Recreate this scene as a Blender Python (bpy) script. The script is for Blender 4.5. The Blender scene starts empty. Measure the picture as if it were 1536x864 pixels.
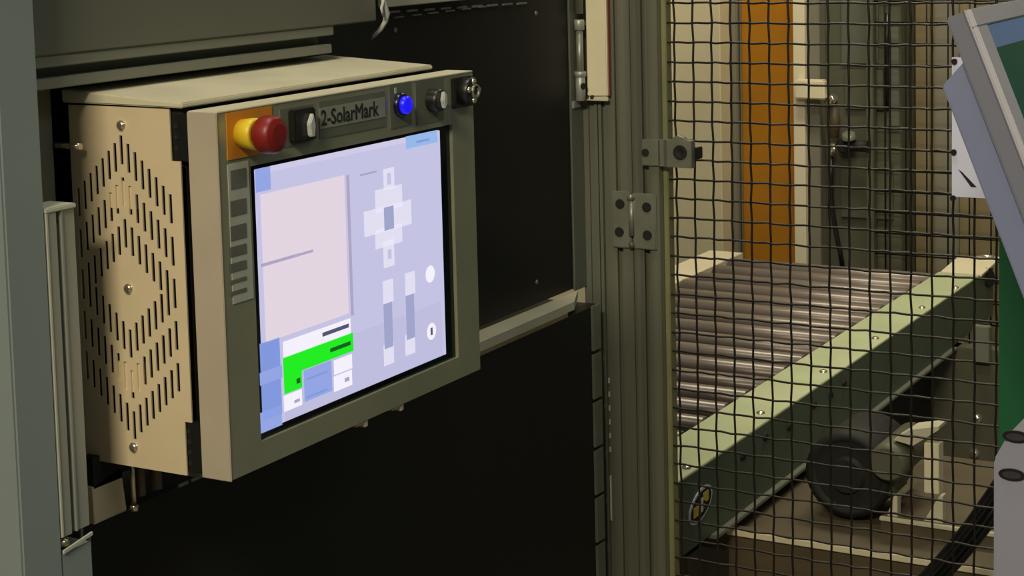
import bpy, bmesh, math, random
from mathutils import Matrix, Vector
random.seed(4)
S = bpy.context.scene
COL = S.collection

# ------------------------------------------------------------------ camera
FPX, SHIFT = 2680.0, 274.0
CAM = Vector((0, 0, 1.6))
cd = bpy.data.cameras.new('camera')
cd.sensor_width = 36.0
cd.sensor_fit = 'HORIZONTAL'
cd.lens = FPX / 1536 * 36.0
cd.shift_y = -SHIFT / 1536
cd.clip_start = 0.05
cam = bpy.data.objects.new('camera', cd)
cam.location = CAM
cam.rotation_euler = (math.radians(84.2), math.radians(1.42), math.radians(29.5))
COL.objects.link(cam)
S.camera = cam
MC = cam.rotation_euler.to_matrix()

# ------------------------------------------------------------------ world, lights, exposure
S.view_settings.view_transform = 'Standard'
S.view_settings.look = 'None'
S.view_settings.exposure = 0.0
S.view_settings.gamma = 1.0
S.view_settings.use_curve_mapping = False
W = bpy.data.worlds.new('hall')
W.use_nodes = True
bg = W.node_tree.nodes['Background']
bg.inputs[0].default_value = (0.92, 1.0, 0.86, 1)
bg.inputs[1].default_value = 0.085
S.world = W


def area(name, loc, target, sx, sy, power, color):
    l = bpy.data.lights.new(name, 'AREA')
    l.shape = 'RECTANGLE'
    l.size, l.size_y = sx, sy
    l.energy = power
    l.color = color
    o = bpy.data.objects.new(name, l)
    o.location = loc
    d = Vector(target) - Vector(loc)
    o.rotation_euler = d.to_track_quat('-Z', 'Y').to_euler()
    COL.objects.link(o)
    return o


area('hall_lamp_left', (0.05, -2.4, 3.9), (-1.1, 1.6, 1.2), 1.2, 0.5, 185, (1.0, 0.86, 0.62))
area('hall_lamp_right', (2.6, 0.6, 4.2), (-0.4, 2.0, 1.0), 1.6, 0.5, 16, (0.86, 0.92, 1.0))
area('aisle_lamp', (-0.9, 1.6, 4.4), (-0.9, 1.6, 0), 1.2, 0.4, 36, (1.0, 0.93, 0.74))
area('cell_lamp', (-1.2, 3.9, 3.0), (-1.4, 3.9, 0), 0.3, 1.2, 34, (1.0, 0.92, 0.68))


# ------------------------------------------------------------------ helpers
def at(px, py, axis, val):
    """point of the place seen at pixel (px, py) of the 1536x864 frame, on the plane axis = val"""
    d = MC @ Vector(((px - 768) / FPX, -(py - (432 - SHIFT)) / FPX, -1.0))
    i = 'xyz'.index(axis)
    return CAM + d * ((val - CAM[i]) / d[i])


def lin(c):
    c = c / 255.0
    return c / 12.92 if c <= 0.04045 else ((c + 0.055) / 1.055) ** 2.4


def rgb(r, g, b):
    return (lin(r), lin(g), lin(b), 1.0)


MATS = {}


def mat(name, c, rough=0.5, metal=0.0, var=0.12, scale=18.0, bump=0.0, stretch=None, spec=0.5):
    m = bpy.data.materials.new(name)
    m.use_nodes = True
    nt = m.node_tree
    p = nt.nodes['Principled BSDF']
    p.inputs['Metallic'].default_value = metal
    p.inputs['Specular IOR Level'].default_value = spec
    tc = nt.nodes.new('ShaderNodeTexCoord')
    mp = nt.nodes.new('ShaderNodeMapping')
    if stretch:
        mp.inputs['Scale'].default_value = stretch
    nt.links.new(tc.outputs['Object'], mp.inputs['Vector'])
    n = nt.nodes.new('ShaderNodeTexNoise')
    n.inputs['Scale'].default_value = scale
    n.inputs['Detail'].default_value = 5
    nt.links.new(mp.outputs[0], n.inputs['Vector'])
    r = nt.nodes.new('ShaderNodeValToRGB')
    col = rgb(*c)
    r.color_ramp.elements[0].position = 0.3
    r.color_ramp.elements[1].position = 0.7
    r.color_ramp.elements[0].color = tuple(x * (1 - var) for x in col[:3]) + (1,)
    r.color_ramp.elements[1].color = tuple(min(1, x * (1 + var)) for x in col[:3]) + (1,)
    nt.links.new(n.outputs['Fac'], r.inputs[0])
    nt.links.new(r.outputs[0], p.inputs['Base Color'])
    mr = nt.nodes.new('ShaderNodeMapRange')
    mr.inputs['To Min'].default_value = max(0.03, rough - 0.07)
    mr.inputs['To Max'].default_value = min(1, rough + 0.07)
    nt.links.new(n.outputs['Fac'], mr.inputs['Value'])
    nt.links.new(mr.outputs[0], p.inputs['Roughness'])
    if bump:
        b = nt.nodes.new('ShaderNodeBump')
        b.inputs['Strength'].default_value = bump
        b.inputs['Distance'].default_value = 0.002
        nt.links.new(n.outputs['Fac'], b.inputs['Height'])
        nt.links.new(b.outputs[0], p.inputs['Normal'])
    MATS[name] = m
    return m


def glow(name, c, strength=1.0, base=(10, 10, 12)):
    m = bpy.data.materials.new(name)
    m.use_nodes = True
    p = m.node_tree.nodes['Principled BSDF']
    p.inputs['Base Color'].default_value = rgb(*base)
    p.inputs['Roughness'].default_value = 0.35
    p.inputs['Emission Color'].default_value = rgb(*c)
    p.inputs['Emission Strength'].default_value = strength
    MATS[name] = m
    return m


WL = {}                                   # world location of everything that can be a parent


def thing(name, label, cat, loc, group=None):
    o = bpy.data.objects.new(name, None)
    COL.objects.link(o)
    o.empty_display_size = 0.05
    o.location = loc
    WL[o.name] = Vector(loc)
    o['label'] = label
    o['category'] = cat
    if group:
        o['group'] = group
    return o


def tag(o, label, cat, group=None):
    o['label'] = label
    o['category'] = cat
    if group:
        o['group'] = group
    return o


def link(name, me, parent=None, loc=(0, 0, 0), label=None, kind=None):
    o = bpy.data.objects.new(name, me)
    COL.objects.link(o)
    o.location = loc
    if parent is not None:
        o.parent = parent
        o.matrix_parent_inverse = Matrix.Translation(-WL[parent.name])
    WL[o.name] = Vector(loc)
    if label:
        o['label'] = label
    if kind:
        o['kind'] = kind
    return o


class MB:
    """collects shapes of one part into one mesh"""

    def __init__(self):
        self.bm = bmesh.new()
        self.mi = 0

    def _tag(self, geom, smooth=False):
        for f in geom:
            f.material_index = self.mi
            f.smooth = smooth

    def box(self, x0, x1, y0, y1, z0, z1, bev=0.0, seg=2):
        vs = [self.bm.verts.new((x, y, z)) for x in (x0, x1) for y in (y0, y1) for z in (z0, z1)]
        fs = []
        for q in ((0, 1, 3, 2), (4, 6, 7, 5), (0, 4, 5, 1), (2, 3, 7, 6), (0, 2, 6, 4), (1, 5, 7, 3)):
            fs.append(self.bm.faces.new([vs[i] for i in q]))
        if x1 < x0:
            for f in fs:
                f.normal_flip()
        self._tag(fs)
        if bev:
            es = list({e for f in fs for e in f.edges})
            r = bmesh.ops.bevel(self.bm, geom=es, offset=bev, segments=seg, affect='EDGES', clamp_overlap=True)
            self._tag(r['faces'])
        return self

    def prism(self, pts, vec, bev=0.0):
        """polygon pts (3D) pushed along vec"""
        vec = Vector(vec)
        a = [self.bm.verts.new(p) for p in pts]
        b = [self.bm.verts.new(Vector(p) + vec) for p in pts]
        n = len(pts)
        fs = [self.bm.faces.new(a), self.bm.faces.new(b[::-1])]
        for i in range(n):
            j = (i + 1) % n
            fs.append(self.bm.faces.new((a[j], a[i], b[i], b[j])))
        bmesh.ops.recalc_face_normals(self.bm, faces=fs)
        self._tag(fs)
        if bev:
            es = list({e for f in fs for e in f.edges})
            r = bmesh.ops.bevel(self.bm, geom=es, offset=bev, segments=2, affect='EDGES', clamp_overlap=True)
            self._tag(r['faces'])
        return self

    def lathe(self, c, axis, prof, n=24):
        """prof = [(distance along axis, radius)...] spun round axis through c"""
        c = Vector(c)
        ax = Vector(axis).normalized()
        u = ax.orthogonal().normalized()
        v = ax.cross(u)
        rings = []
        for d, r in prof:
            if r < 1e-6:
                rings.append([self.bm.verts.new(c + ax * d)])
            else:
                rings.append([self.bm.verts.new(c + ax * d + (u * math.cos(2 * math.pi * k / n) + v * math.sin(2 * math.pi * k / n)) * r) for k in range(n)])
        fs = []
        for a, b in zip(rings, rings[1:]):
            for k in range(n):
                k2 = (k + 1) % n
                if len(a) == 1 and len(b) == 1:
                    continue
                if len(a) == 1:
                    fs.append(self.bm.faces.new((a[0], b[k], b[k2])))
                elif len(b) == 1:
                    fs.append(self.bm.faces.new((a[k], a[k2], b[0])))
                else:
                    fs.append(self.bm.faces.new((a[k], a[k2], b[k2], b[k])))
        bmesh.ops.recalc_face_normals(self.bm, faces=fs)
        self._tag(fs, True)
        for f in fs:
            if any(abs((Vector(f.normal)).dot(ax)) > 0.9 for _ in (0,)):
                f.smooth = False
        return self

    def cyl(self, c, axis, length, r, n=24, bev=0.0):
        b = min(bev, r * 0.5, length * 0.5)
        if b:
            return self.lathe(c, axis, [(0, 0), (0, r - b), (b, r), (length - b, r), (length, r - b), (length, 0)], n)
        return self.lathe(c, axis, [(0, 0), (0, r), (length, r), (length, 0)], n)

    def tube(self, pts, r, n=8):
        pts = [Vector(p) for p in pts]
        rings = []
        up = Vector((0.31, 0.52, 0.8))
        for i, p in enumerate(pts):
            d = (pts[min(i + 1, len(pts) - 1)] - pts[max(i - 1, 0)]).normalized()
            if i == 0:
                u = d.cross(up).normalized()
            else:
                u = (u - d * u.dot(d)).normalized()
            v = d.cross(u)
            rr = r[i] if isinstance(r, (list, tuple)) else r
            rings.append([self.bm.verts.new(p + (u * math.cos(2 * math.pi * k / n) + v * math.sin(2 * math.pi * k / n)) * rr) for k in range(n)])
        fs = []
        for a, b in zip(rings, rings[1:]):
            for k in range(n):
                fs.append(self.bm.faces.new((a[k], a[(k + 1) % n], b[(k + 1) % n], b[k])))
        fs.append(self.bm.faces.new(rings[0][::-1]))
        fs.append(self.bm.faces.new(rings[-1]))
        bmesh.ops.recalc_face_normals(self.bm, faces=fs)
        self._tag(fs, True)
        return self

    def mesh(self, name, mats):
        me = bpy.data.meshes.new(name)
        bmesh.ops.recalc_face_normals(self.bm, faces=[f for f in self.bm.faces])
        self.bm.to_mesh(me)
        self.bm.free()
        for m in (mats if isinstance(mats, (list, tuple)) else [mats]):
            me.materials.append(m)
        return me

    def out(self, name, mats, parent=None, label=None, kind=None):
        return link(name, self.mesh(name, mats), parent, (0, 0, 0), label, kind)


def arc(c, r, a0, a1, n):
    return [(c[0] + r * math.cos(a0 + (a1 - a0) * k / n), c[1] + r * math.sin(a0 + (a1 - a0) * k / n)) for k in range(n + 1)]


def lettering(txt, size, origin, extrude, m, parent, xscale=1.0, name='lettering'):
    """raised flat print on a face that looks towards +X"""
    cu = bpy.data.curves.new('txt', 'FONT')
    cu.body = txt
    cu.size = size
    cu.extrude = extrude
    cu.bevel_depth = size * 0.014
    cu.bevel_resolution = 0
    cu.resolution_u = 3
    t = bpy.data.objects.new('txt', cu)
    COL.objects.link(t)
    dg = bpy.context.evaluated_depsgraph_get()
    me = bpy.data.meshes.new_from_object(t.evaluated_get(dg))
    bpy.data.objects.remove(t)
    o = Vector(origin)
    for v in me.vertices:
        v.co = o + Vector((v.co.z, v.co.x * xscale, v.co.y))
    me.materials.clear()
    me.materials.append(m)
    return link(name, me, parent)


# ------------------------------------------------------------------ materials
steel_tan = mat('tan_zinc_sheet', (220, 204, 170), 0.42, 0.25, 0.06, 9, 0.05)
lid_tan = mat('beige_lid_paint', (192, 188, 164), 0.5, 0.0, 0.07, 14, 0.1)
bezel_m = mat('grey_bezel_alu', (142, 145, 122), 0.36, 0.35, 0.07, 10)
bezel_side = mat('bezel_rim_paint', (172, 162, 144), 0.5, 0.1, 0.06, 12)
plate_dark = mat('olive_overlay', (92, 98, 82), 0.55, 0, 0.08, 25)
plate_mid = mat('grey_overlay', (128, 134, 118), 0.55, 0, 0.06, 25)
strip_m = mat('pale_key_strip', (168, 172, 158), 0.5, 0, 0.05, 30)
key_m = mat('dark_key_print', (98, 102, 92), 0.6, 0, 0.08, 40)
ink = mat('black_print', (16, 18, 16), 0.6, 0, 0.1, 40)
orange_m = mat('amber_plate', (190, 122, 26), 0.55, 0, 0.12, 30)
yellow_m = mat('yellow_collar', (210, 182, 44), 0.4, 0, 0.06, 40)
red_m = mat('red_button', (118, 22, 16), 0.45, 0, 0.08, 40)
black_pl = mat('black_plastic', (20, 20, 19), 0.4, 0, 0.1, 40)
black_gloss = mat('black_glass', (9, 9, 16), 0.12, 0, 0.05, 20)
chrome = mat('bright_screw', (225, 215, 195), 0.22, 0.9, 0.04, 60)
lever_m = mat('grey_lever', (170, 176, 170), 0.4, 0, 0.05, 60)
wall_black = mat('black_panel', (24, 25, 23), 0.5, 0.0, 0.15, 5, 0.03, None, 0.35)
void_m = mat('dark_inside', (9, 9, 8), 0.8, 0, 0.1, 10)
cab_m = mat('dark_olive_cabinet', (94, 97, 85), 0.5, 0.0, 0.05, 4)
cab_strip = mat('grey_olive_strip', (118, 121, 108), 0.5, 0.1, 0.06, 8)
pillar_m = mat('grey_green_pillar', (118, 130, 130), 0.55, 0, 0.05, 3)
alu = mat('anodised_aluminium', (128, 130, 115), 0.34, 0.5, 0.25, 70, 0.0, (1, 1, 0.006))
alu_rail = mat('dull_aluminium', (150, 154, 146), 0.42, 0.3, 0.06, 12, 0.0, (1, 1, 0.05))
zinc = mat('grey_zinc', (132, 135, 122), 0.4, 0.5, 0.1, 25)
hole_m = mat('dark_hole', (12, 11, 9), 0.7, 0, 0.1, 30)
duct_m = mat('cream_duct', (214, 206, 176), 0.5, 0, 0.03, 20)
wire_m = mat('dark_bronze_wire', (20, 17, 9), 0.45, 0.0, 0.25, 60)
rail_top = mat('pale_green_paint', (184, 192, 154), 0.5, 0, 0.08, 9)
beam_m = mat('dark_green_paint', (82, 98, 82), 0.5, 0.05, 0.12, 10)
roller_m = mat('grey_pvc_roller', (122, 110, 102), 0.3, 0.15, 0.1, 14, 0.0, (0.3, 1, 1))
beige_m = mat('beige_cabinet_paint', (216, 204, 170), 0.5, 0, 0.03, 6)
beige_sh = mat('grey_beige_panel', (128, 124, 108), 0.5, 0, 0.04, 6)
orange_wall = mat('orange_panel', (176, 116, 18), 0.45, 0, 0.1, 5)
white_m = mat('cream_profile', (232, 220, 190), 0.45, 0, 0.03, 10)
olive_dark = mat('olive_panel', (86, 86, 70), 0.55, 0, 0.12, 7)
olive_tan = mat('tan_panel', (128, 115, 84), 0.55, 0, 0.12, 6)
base_m = mat('brown_grey_frame', (90, 80, 62), 0.5, 0.1, 0.14, 8)
motor_m = mat('black_motor', (20, 21, 20), 0.7, 0.0, 0.15, 20)
mon_grey = mat('monitor_grey', (112, 116, 130), 0.5, 0, 0.04, 9)
mon_light = mat('monitor_light_grey', (180, 180, 190), 0.45, 0, 0.04, 9)
mon_blue = mat('monitor_daylight_tint', (120, 128, 160), 0.45, 0, 0.04, 9)  # blue cast of daylight put into the rear cover's colour
green_m = mat('green_cabinet', (20, 88, 54), 0.45, 0, 0.06, 6)
ped_m = mat('pedestal_grey', (140, 142, 160), 0.5, 0, 0.03, 10)
paper_m = mat('white_sheet', (206, 210, 236), 0.6, 0, 0.03, 10)
cable_b = mat('black_cable', (22, 22, 24), 0.35, 0, 0.15, 30)
cable_w = mat('pale_cable', (196, 198, 196), 0.4, 0, 0.1, 40)
floor_m = mat('grey_concrete', (112, 108, 98), 0.7, 0, 0.15, 3, 0.2)
wallb_m = mat('hall_wall_paint', (96, 94, 80), 0.7, 0, 0.06, 1.5)
yel_brass = mat('yellow_print', (196, 186, 70), 0.5, 0, 0.1, 40)
blue_lamp = glow('blue_lamp_lit', (26, 18, 240), 1.0, (6, 6, 40))
blue_edge = mat('blue_lamp_rim', (10, 10, 50), 0.3, 0, 0.1, 40)

# ------------------------------------------------------------------ setting
MB().box(-6, 5, -5, 7.0, -0.1, 0).out('floor', floor_m, kind='structure')
MB().box(-6, 5, 7.0, 7.15, 0, 4.5).out('wall_back', wallb_m, kind='structure')

# ------------------------------------------------------------------ black machine enclosure behind the console
XW = -1.2615
enc = thing('machine_enclosure', 'tall black machine enclosure with a pale ledge behind the console', 'machine', (-1.5, 1.8, 0))
MB().box(-1.32, XW, 1.0, 2.4325, 1.04, 2.3).out('upper_panel', wall_black, enc)
MB().box(-1.32, -1.222, 1.0, 2.40, 0.0, 1.018).out('lower_panel', wall_black, enc)
led = MB()
led.prism([(-1.2615, 1.6, 1.036), (-1.2185, 1.6, 1.036), (-1.2245, 2.325, 1.036), (-1.2585, 2.402, 1.036)], (0, 0, -0.012))
led.out('ledge', lid_tan, enc, 'pale beige ledge')
MB().prism([(-1.2215, 1.6, 1.024), (-1.2165, 1.6, 1.024), (-1.2225, 2.3, 1.024), (-1.2245, 2.3, 1.024)], (0, 0, -0.006)).out('ledge_lip', olive_tan, enc)
sm = MB().lathe((0, 0, 0), (1, 0, 0), [(0, 0.0035), (0.0012, 0.003), (0.0018, 0)], 12).mesh('screw', zinc)
for px, py in ((804, 20), (593, 45), (805, 423)):
    link('screw', sm, enc, at(px, py, 'x', XW))
p0 = at(585, 8, 'x', XW)
MB().box(XW, XW + 0.012, 1.88, 2.08, 1.499, 1.515, 0.001).out('top_trim', lid_tan, enc, 'pale strip along the top')
hem = MB()
for k in range(9):
    y = 1.90 + k * 0.042
    hem.box(XW, XW + 0.004, y, y + 0.026, 1.4905 - 0.0008 * k, 1.4935 - 0.0008 * k, 0.0005)
    if k < 6:
        hem.box(XW, XW + 0.005, y + 0.012, y + 0.034, 1.4835 + 0.0004 * k, 1.4855 + 0.0004 * k, 0.0005)
hem.out('folded_hem', zinc, enc, 'row of small grey folded tabs', 'stuff')
fr = MB()
fr.box(XW, XW + 0.003, 2.392, 2.4325, 1.036, 2.3, 0.0015)
fr.out('edge_frame', cab_m, enc)
lw = MB()
for k in range(11):
    lw.box(-1.222, -1.2175, 2.372, 2.398, 0.2 + k * 0.075, 0.27 + k * 0.075, 0.001)
lw.out('edge_blocks', zinc, enc)

# hinge rod on the panel edge
rod = thing('hinge_rod', 'slim grey hinge rod with knuckles beside the cream duct', 'hinge', (-1.25, 2.41, 1.33))
rx, ry = XW + 0.012, 2.408
MB().cyl((rx, ry, 1.345), (0, 0, 1), 0.098, 0.0055, 14).cyl((rx, ry, 1.462), (0, 0, 1), 0.6, 0.0065, 14).out('rod', zinc, rod)
for z0, z1, r in ((1.437, 1.453, 0.0078), (1.366, 1.374, 0.009), (1.329, 1.366, 0.0075)):
    MB().cyl((rx, ry, z0), (0, 0, 1), z1 - z0, r, 16, 0.001).out('knuckle', alu_rail, rod)
MB().cyl((rx + 0.0065, ry - 0.004, 1.352), (1, -0.6, 0), 0.002, 0.0048, 12).out('hole', hole_m, rod)
MB().box(XW, XW + 0.006, ry - 0.012, ry + 0.012, 1.318, 1.329, 0.001).out('foot', alu_rail, rod)

# ------------------------------------------------------------------ upper cabinet over the console
cab = thing('overhead_cabinet', 'dark olive grey cabinet above the console with stepped lower edge', 'cabinet', (-1.2, 1.4, 1.46))
XC = -1.15
MB().box(-1.26, XC, 1.05, 1.711, 1.4925, 2.2, 0.0015).out('body', cab_m, cab)
MB().box(-1.2, XC - 0.002, 1.05, 1.628, 1.482, 1.4925, 0.0008).out('trim_strip', cab_strip, cab, 'paler strip under the body')
MB().box(-1.24, XC - 0.02, 1.05, 1.622, 1.4725, 1.482).out('recess', cab_m, cab)
MB().box(-1.26, XC - 0.001, 1.05, 1.622, 1.4625, 1.4725, 0.0008).out('ledge', cab_strip, cab, 'grey lower ledge')

# pale cable hanging at the cabinet's end
c1 = [at(570, -30, 'x', -1.14), at(573, -8, 'x', -1.142), at(577, 8, 'x', -1.144), at(580, 20, 'x', -1.146), at(578, 32, 'x', -1.15), at(571, 44, 'x', -1.157), at(562, 53, 'x', -1.166), at(556, 60, 'x', -1.176)]
cbl = MB().tube(c1, [0.003, 0.003, 0.003, 0.004, 0.003, 0.0026, 0.002, 0.0012], 10)
cbl.tube([at(579, -30, 'x', -1.14), at(577, -5, 'x', -1.141), at(572, 12, 'x', -1.143), at(575, 24, 'x', -1.145)], 0.0018, 8)
tag(cbl.out('cable', cable_w), 'pale cable dangling at the right end of the overhead cabinet', 'cable')

# ------------------------------------------------------------------ left pillar and aluminium rail
pil = thing('machine_pillar', 'grey green machine pillar at the far left of the photo', 'pillar', (-1.2, 1.11, 0))
MB().box(-1.30, -1.12, 1.091, 1.139, 0, 2.2, 0.002).out('post', pillar_m, pil)
MB().box(-1.2215, -1.1205, 1.139, 1.1765, 0, 1.0515, 0.001).out('foot_plate', pillar_m, pil)
MB().prism([(-1.1205, 1.1395, 1.0515), (-1.1205, 1.1765, 1.0575), (-1.1185, 1.1765, 1.0575), (-1.1185, 1.1395, 1.0515)], (0, 0, 0.003)).out('foot_lip', strip_m, pil, 'bright lip of the foot plate')
MB().lathe((-1.132, 1.151, 1.0545), (0, 0, 1), [(0, 0), (0, 0.0075), (0.004, 0.007), (0.0075, 0.004), (0.008, 0)], 16).out('bolt', chrome, pil)
rl = thing('support_rail', 'upright aluminium rail covering the left edge of the vented console side', 'rail', (-1.13, 1.16, 1.06))
pts = []
y0, y1, xr = 1.1385, 1.1765, -1.12
prof = [(xr - 0.030, y0), (xr, y0), (xr, y0 + 0.0135), (xr - 0.006, y0 + 0.0135), (xr - 0.006, y0 + 0.0195), (xr, y0 + 0.0195), (xr, y0 + 0.0215), (xr - 0.002, y0 + 0.0215), (xr - 0.002, y1), (xr - 0.030, y1)]
MB().prism([(x, y, 1.0665) for x, y in prof], (0, 0, 0.2915)).out('channel', alu_rail, rl)
MB().box(xr - 0.031, xr + 0.0012, y0 - 0.0005, y1 + 0.0005, 1.358, 1.3625, 0.001).out('end_cap', strip_m, rl, 'pale end cap')
MB().cyl((xr - 0.0055, y0 + 0.0165, 1.348), (1, 0, 0), 0.002, 0.0025, 12).out('hole', hole_m, rl)
MB().box(xr + 0.000, xr + 0.0012, y0 + 0.0003, y0 + 0.0022, 1.067, 1.358).out('edge_bead', strip_m, rl)

# dark steel upright between pillar and console (seen above the rail)
up = thing('inner_upright', 'narrow dark steel upright between pillar and vented console side', 'upright', (-1.2, 1.2, 1.05))
MB().box(-1.245, -1.196, 1.19, 1.232, 1.05, 1.46, 0.001).out('bar', cab_m, up)
MB().cyl(at(85, 218, 'y', 1.232), (1, 0, 0), 0.03, 0.003, 10).out('stud', chrome, up)

# ------------------------------------------------------------------ control console
XF, YN = -1.01, 1.245
YB = 1.688
con = thing('control_console', 'boxy industrial control console with lit touchscreen and vented tan side', 'control panel', (-1.1, 1.46, 1.04))
MB().box(-1.186, -1.058, YN + 0.010, 1.664, 1.104, 1.4365, 0.002).out('housing', void_m, con)
# vented side panel: real slots
zc, zt, zb = 1.271, 1.4415, 1.1005
KP = (at(256, 320, 'y', YN).x - at(118, 310, 'y', YN).x) / 14
xcen = at(186.5, 320, 'y', YN).x
cols = {}
A = [at(182, 225, 'y', YN).z - zc, at(184, 288, 'y', YN).z - zc, at(186, 350, 'y', YN).z - zc]
HS, SL = 0.0135, 0.0074
for k in range(-7, 8):
    iv = []
    for a in A:
        m = a - SL * abs(k)
        for sgn in (1, -1):
            iv.append((zc + sgn * m - HS, zc + sgn * m + HS))
    iv.sort()
    mg = [list(iv[0])]
    for a, b in iv[1:]:
        if a < mg[-1][1] + 0.0015:
            mg[-1][1] = max(b, mg[-1][1])
        else:
            mg.append([a, b])
    cols[k] = mg
sp = MB()
T = 0.0016
xl = -1.1895
SW = 0.0018


prev = xl
for k in range(-7, 8):
    x0 = xcen + k * KP
    sp.box(prev, x0 - SW, YN, YN + T, zb, zt)
    cur = zb
    for a, b in cols[k]:
        sp.box(x0 - SW, x0 + SW, YN, YN + T, cur, a)
        cur = b
    sp.box(x0 - SW, x0 + SW, YN, YN + T, cur, zt)
    prev = x0 + SW
xn = max(-1.0695, prev + 0.0015)
xm = max(-1.0655, xn + 0.002)
zs = [zb, 1.1515, 1.3935, zt]
pts = [(prev, zb), (xm, zb), (xm, 1.1515), (-1.055, 1.1515), (-1.055, 1.3935), (xn, 1.3935), (xn, zt), (prev, zt)]
sp.prism([(x, YN, z) for x, z in pts], (0, T, 0))
sp.box(xl, xl + T, YN, YN + 0.02, zb, zt)
side = sp.out('side_panel', steel_tan, con, 'tan sheet with diamond pattern of slots')
for px, py in ((182, 188), (193, 433), (201, 671)):
    p = at(px, py, 'y', YN)
    MB().lathe(p, (0, -1, 0), [(0, 0.0052), (0.002, 0.0046), (0.0032, 0.0026), (0.0034, 0)], 14).out('screw', chrome, side)
for s in (1, -1):
    br = MB()
    zz = zc + s * (A[1] - 0.004)
    br.box(xcen - 2.5 * KP, xcen + 1.6 * KP, YN + T + 0.0004, YN + 0.008, zz - 0.012, zz + 0.014 if s > 0 else zz + 0.016)
    br.out('backing_bracket', steel_tan, con)
MB().box(-1.0695, -1.047, YN + 0.003, YN + 0.03, 1.393, 1.437, 0.001).out('edge_connector', black_pl, con)
MB().box(-1.0655, -1.047, YN + 0.003, YN + 0.03, 1.103, 1.1515, 0.001).out('edge_connector', black_pl, con)
bmp = MB()
for z in (1.405, 1.415, 1.425, 1.112, 1.122, 1.132, 1.142):
    bmp.box(-1.063, -1.058, YN + 0.0015, YN + 0.004, z - 0.0025, z + 0.0025, 0.0008)
bmp.out('edge_contacts', motor_m, con, None, 'stuff')
MB().prism([(-1.192, YN - 0.004, 1.4440), (-1.192, YN - 0.004, 1.4565), (-1.0475, YN - 0.004, 1.4475), (-1.0475, YN - 0.004, 1.4425)], (0, 0.425, 0), 0.0012).out('top_lid', lid_tan, con)
MB().prism([(-1.186, YN + 0.004, 1.436), (-1.186, YN + 0.004, 1.4438), (-1.053, YN + 0.004, 1.4425), (-1.053, YN + 0.004, 1.436)], (0, 0.41, 0)).out('lid_skirt', void_m, con)
MB().box(-1.058, -1.043, YN + 0.02, 1.66, 1.11, 1.435).out('gasket', black_pl, con)
# bezel frame with an opening
SY0, SY1, SZ0, SZ1 = 1.2885, 1.6425, 1.1275, 1.3855
bz = MB()
yb0, yb1, zb0, zb1 = 1.2435, YB, 1.1035, 1.4385
for (a, b, c, d) in ((yb0, yb1, SZ1, zb1), (yb0, yb1, zb0, SZ0), (yb0, SY0, SZ0, SZ1), (SY1, yb1, SZ0, SZ1)):
    bz.box(-1.043, XF, a, b, c, d)
bezel = bz.out('bezel', bezel_m, con)
rim = MB()
rim.box(-1.043, XF + 0.0008, yb0 - 0.0018, yb0, zb0 - 0.001, zb1 + 0.001, 0.0006)
rim.out('bezel_rim', bezel_side, con, 'tan grey near edge of the bezel')
MB().box(-1.043, XF + 0.0006, yb0, yb1, zb1, zb1 + 0.0016, 0.0005).out('bezel_top', lid_tan, con)  # upward face of the bezel painted paler, as lit from above
sc = MB().box(-1.04, XF - 0.004, SY0 - 0.001, SY1 + 0.001, SZ0 - 0.001, SZ1 + 0.001).out('screen', black_gloss, con, 'black glass around the lit display')

# the lit display: flat print on the screen
XS = XF - 0.004
UI = {}
for n, c in dict(base=(196, 194, 226), top=(206, 202, 230), pink=(226, 212, 224), blue=(128, 152, 220), blue2=(146, 164, 226), pale=(224, 222, 240), white=(244, 240, 252), green=(30, 236, 30), slate=(160, 164, 202), btn=(148, 184, 232), text=(172, 164, 192), dtext=(80, 84, 110), dgreen=(14, 96, 26), low=(190, 189, 222)).items():
    UI[n] = glow('screen_' + n, c, 1.0)
keys = list(UI)
ui = MB()
LAY = [0]


def rect(n, px0, py0, px1, py1, lay=1):
    """rectangle on the display from its top left to its bottom right pixel"""
    a, b = at(px0, py0, 'x', XS), at(px1, py1, 'x', XS)
    ui.mi = keys.index(n)
    x = XS + 0.00012 * lay
    ui.box(x - 0.0001, x, min(a.y, b.y), max(a.y, b.y), min(a.z, b.z), max(a.z, b.z))


def disc(n, px, py, r, lay=2):
    p = at(px, py, 'x', XS)
    ui.mi = keys.index(n)
    ui.cyl((XS + 0.00012 * lay - 0.0001, p.y, p.z), (1, 0, 0), 0.0001, r, 20)


def cent(n, px, py, w, h, lay=2):
    p = at(px, py, 'x', XS)
    ui.mi = keys.index(n)
    x = XS + 0.00012 * lay
    ui.box(x - 0.0001, x, p.y - w / 2, p.y + w / 2, p.z - h / 2, p.z + h / 2)


rect('base', 381, 255, 669, 531, 1)
rect('top', 405, 249, 658, 203, 2)
rect('blue2', 382, 254, 406, 284, 3)
rect('btn', 608, 205, 656, 213, 3)
cent('blue', 634, 211, 0.026, 0.0025, 4)
rect('pink', 390, 292, 523, 470, 3)
rect('text', 523, 262, 526, 474, 4)
rect('pale', 383, 295, 387, 400, 3)
rect('low', 424, 540, 664, 533, 2)
rect('blue', 389, 516, 423, 620, 3)
rect('blue2', 389, 620, 423, 637, 3)
rect('blue2', 389, 560, 423, 566, 4)
rect('white', 424, 513, 526, 500, 3)
rect('green', 424, 537, 530, 526, 3)
rect('green', 425, 563, 453, 581, 4)
rect('white', 425, 594, 453, 607, 4)
rect('blue2', 455, 556, 498, 586, 3)
cent('blue', 475, 563, 0.035, 0.002, 4)
cent('blue', 475, 590, 0.035, 0.002, 4)
rect('white', 500, 541, 528, 552, 4)
rect('white', 500, 565, 528, 577, 4)
cent('dtext', 503, 495, 0.045, 0.004, 5)
cent('dgreen', 510, 520, 0.035, 0.004, 5)
cent('dgreen', 447, 571, 0.006, 0.005, 5)
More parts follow.
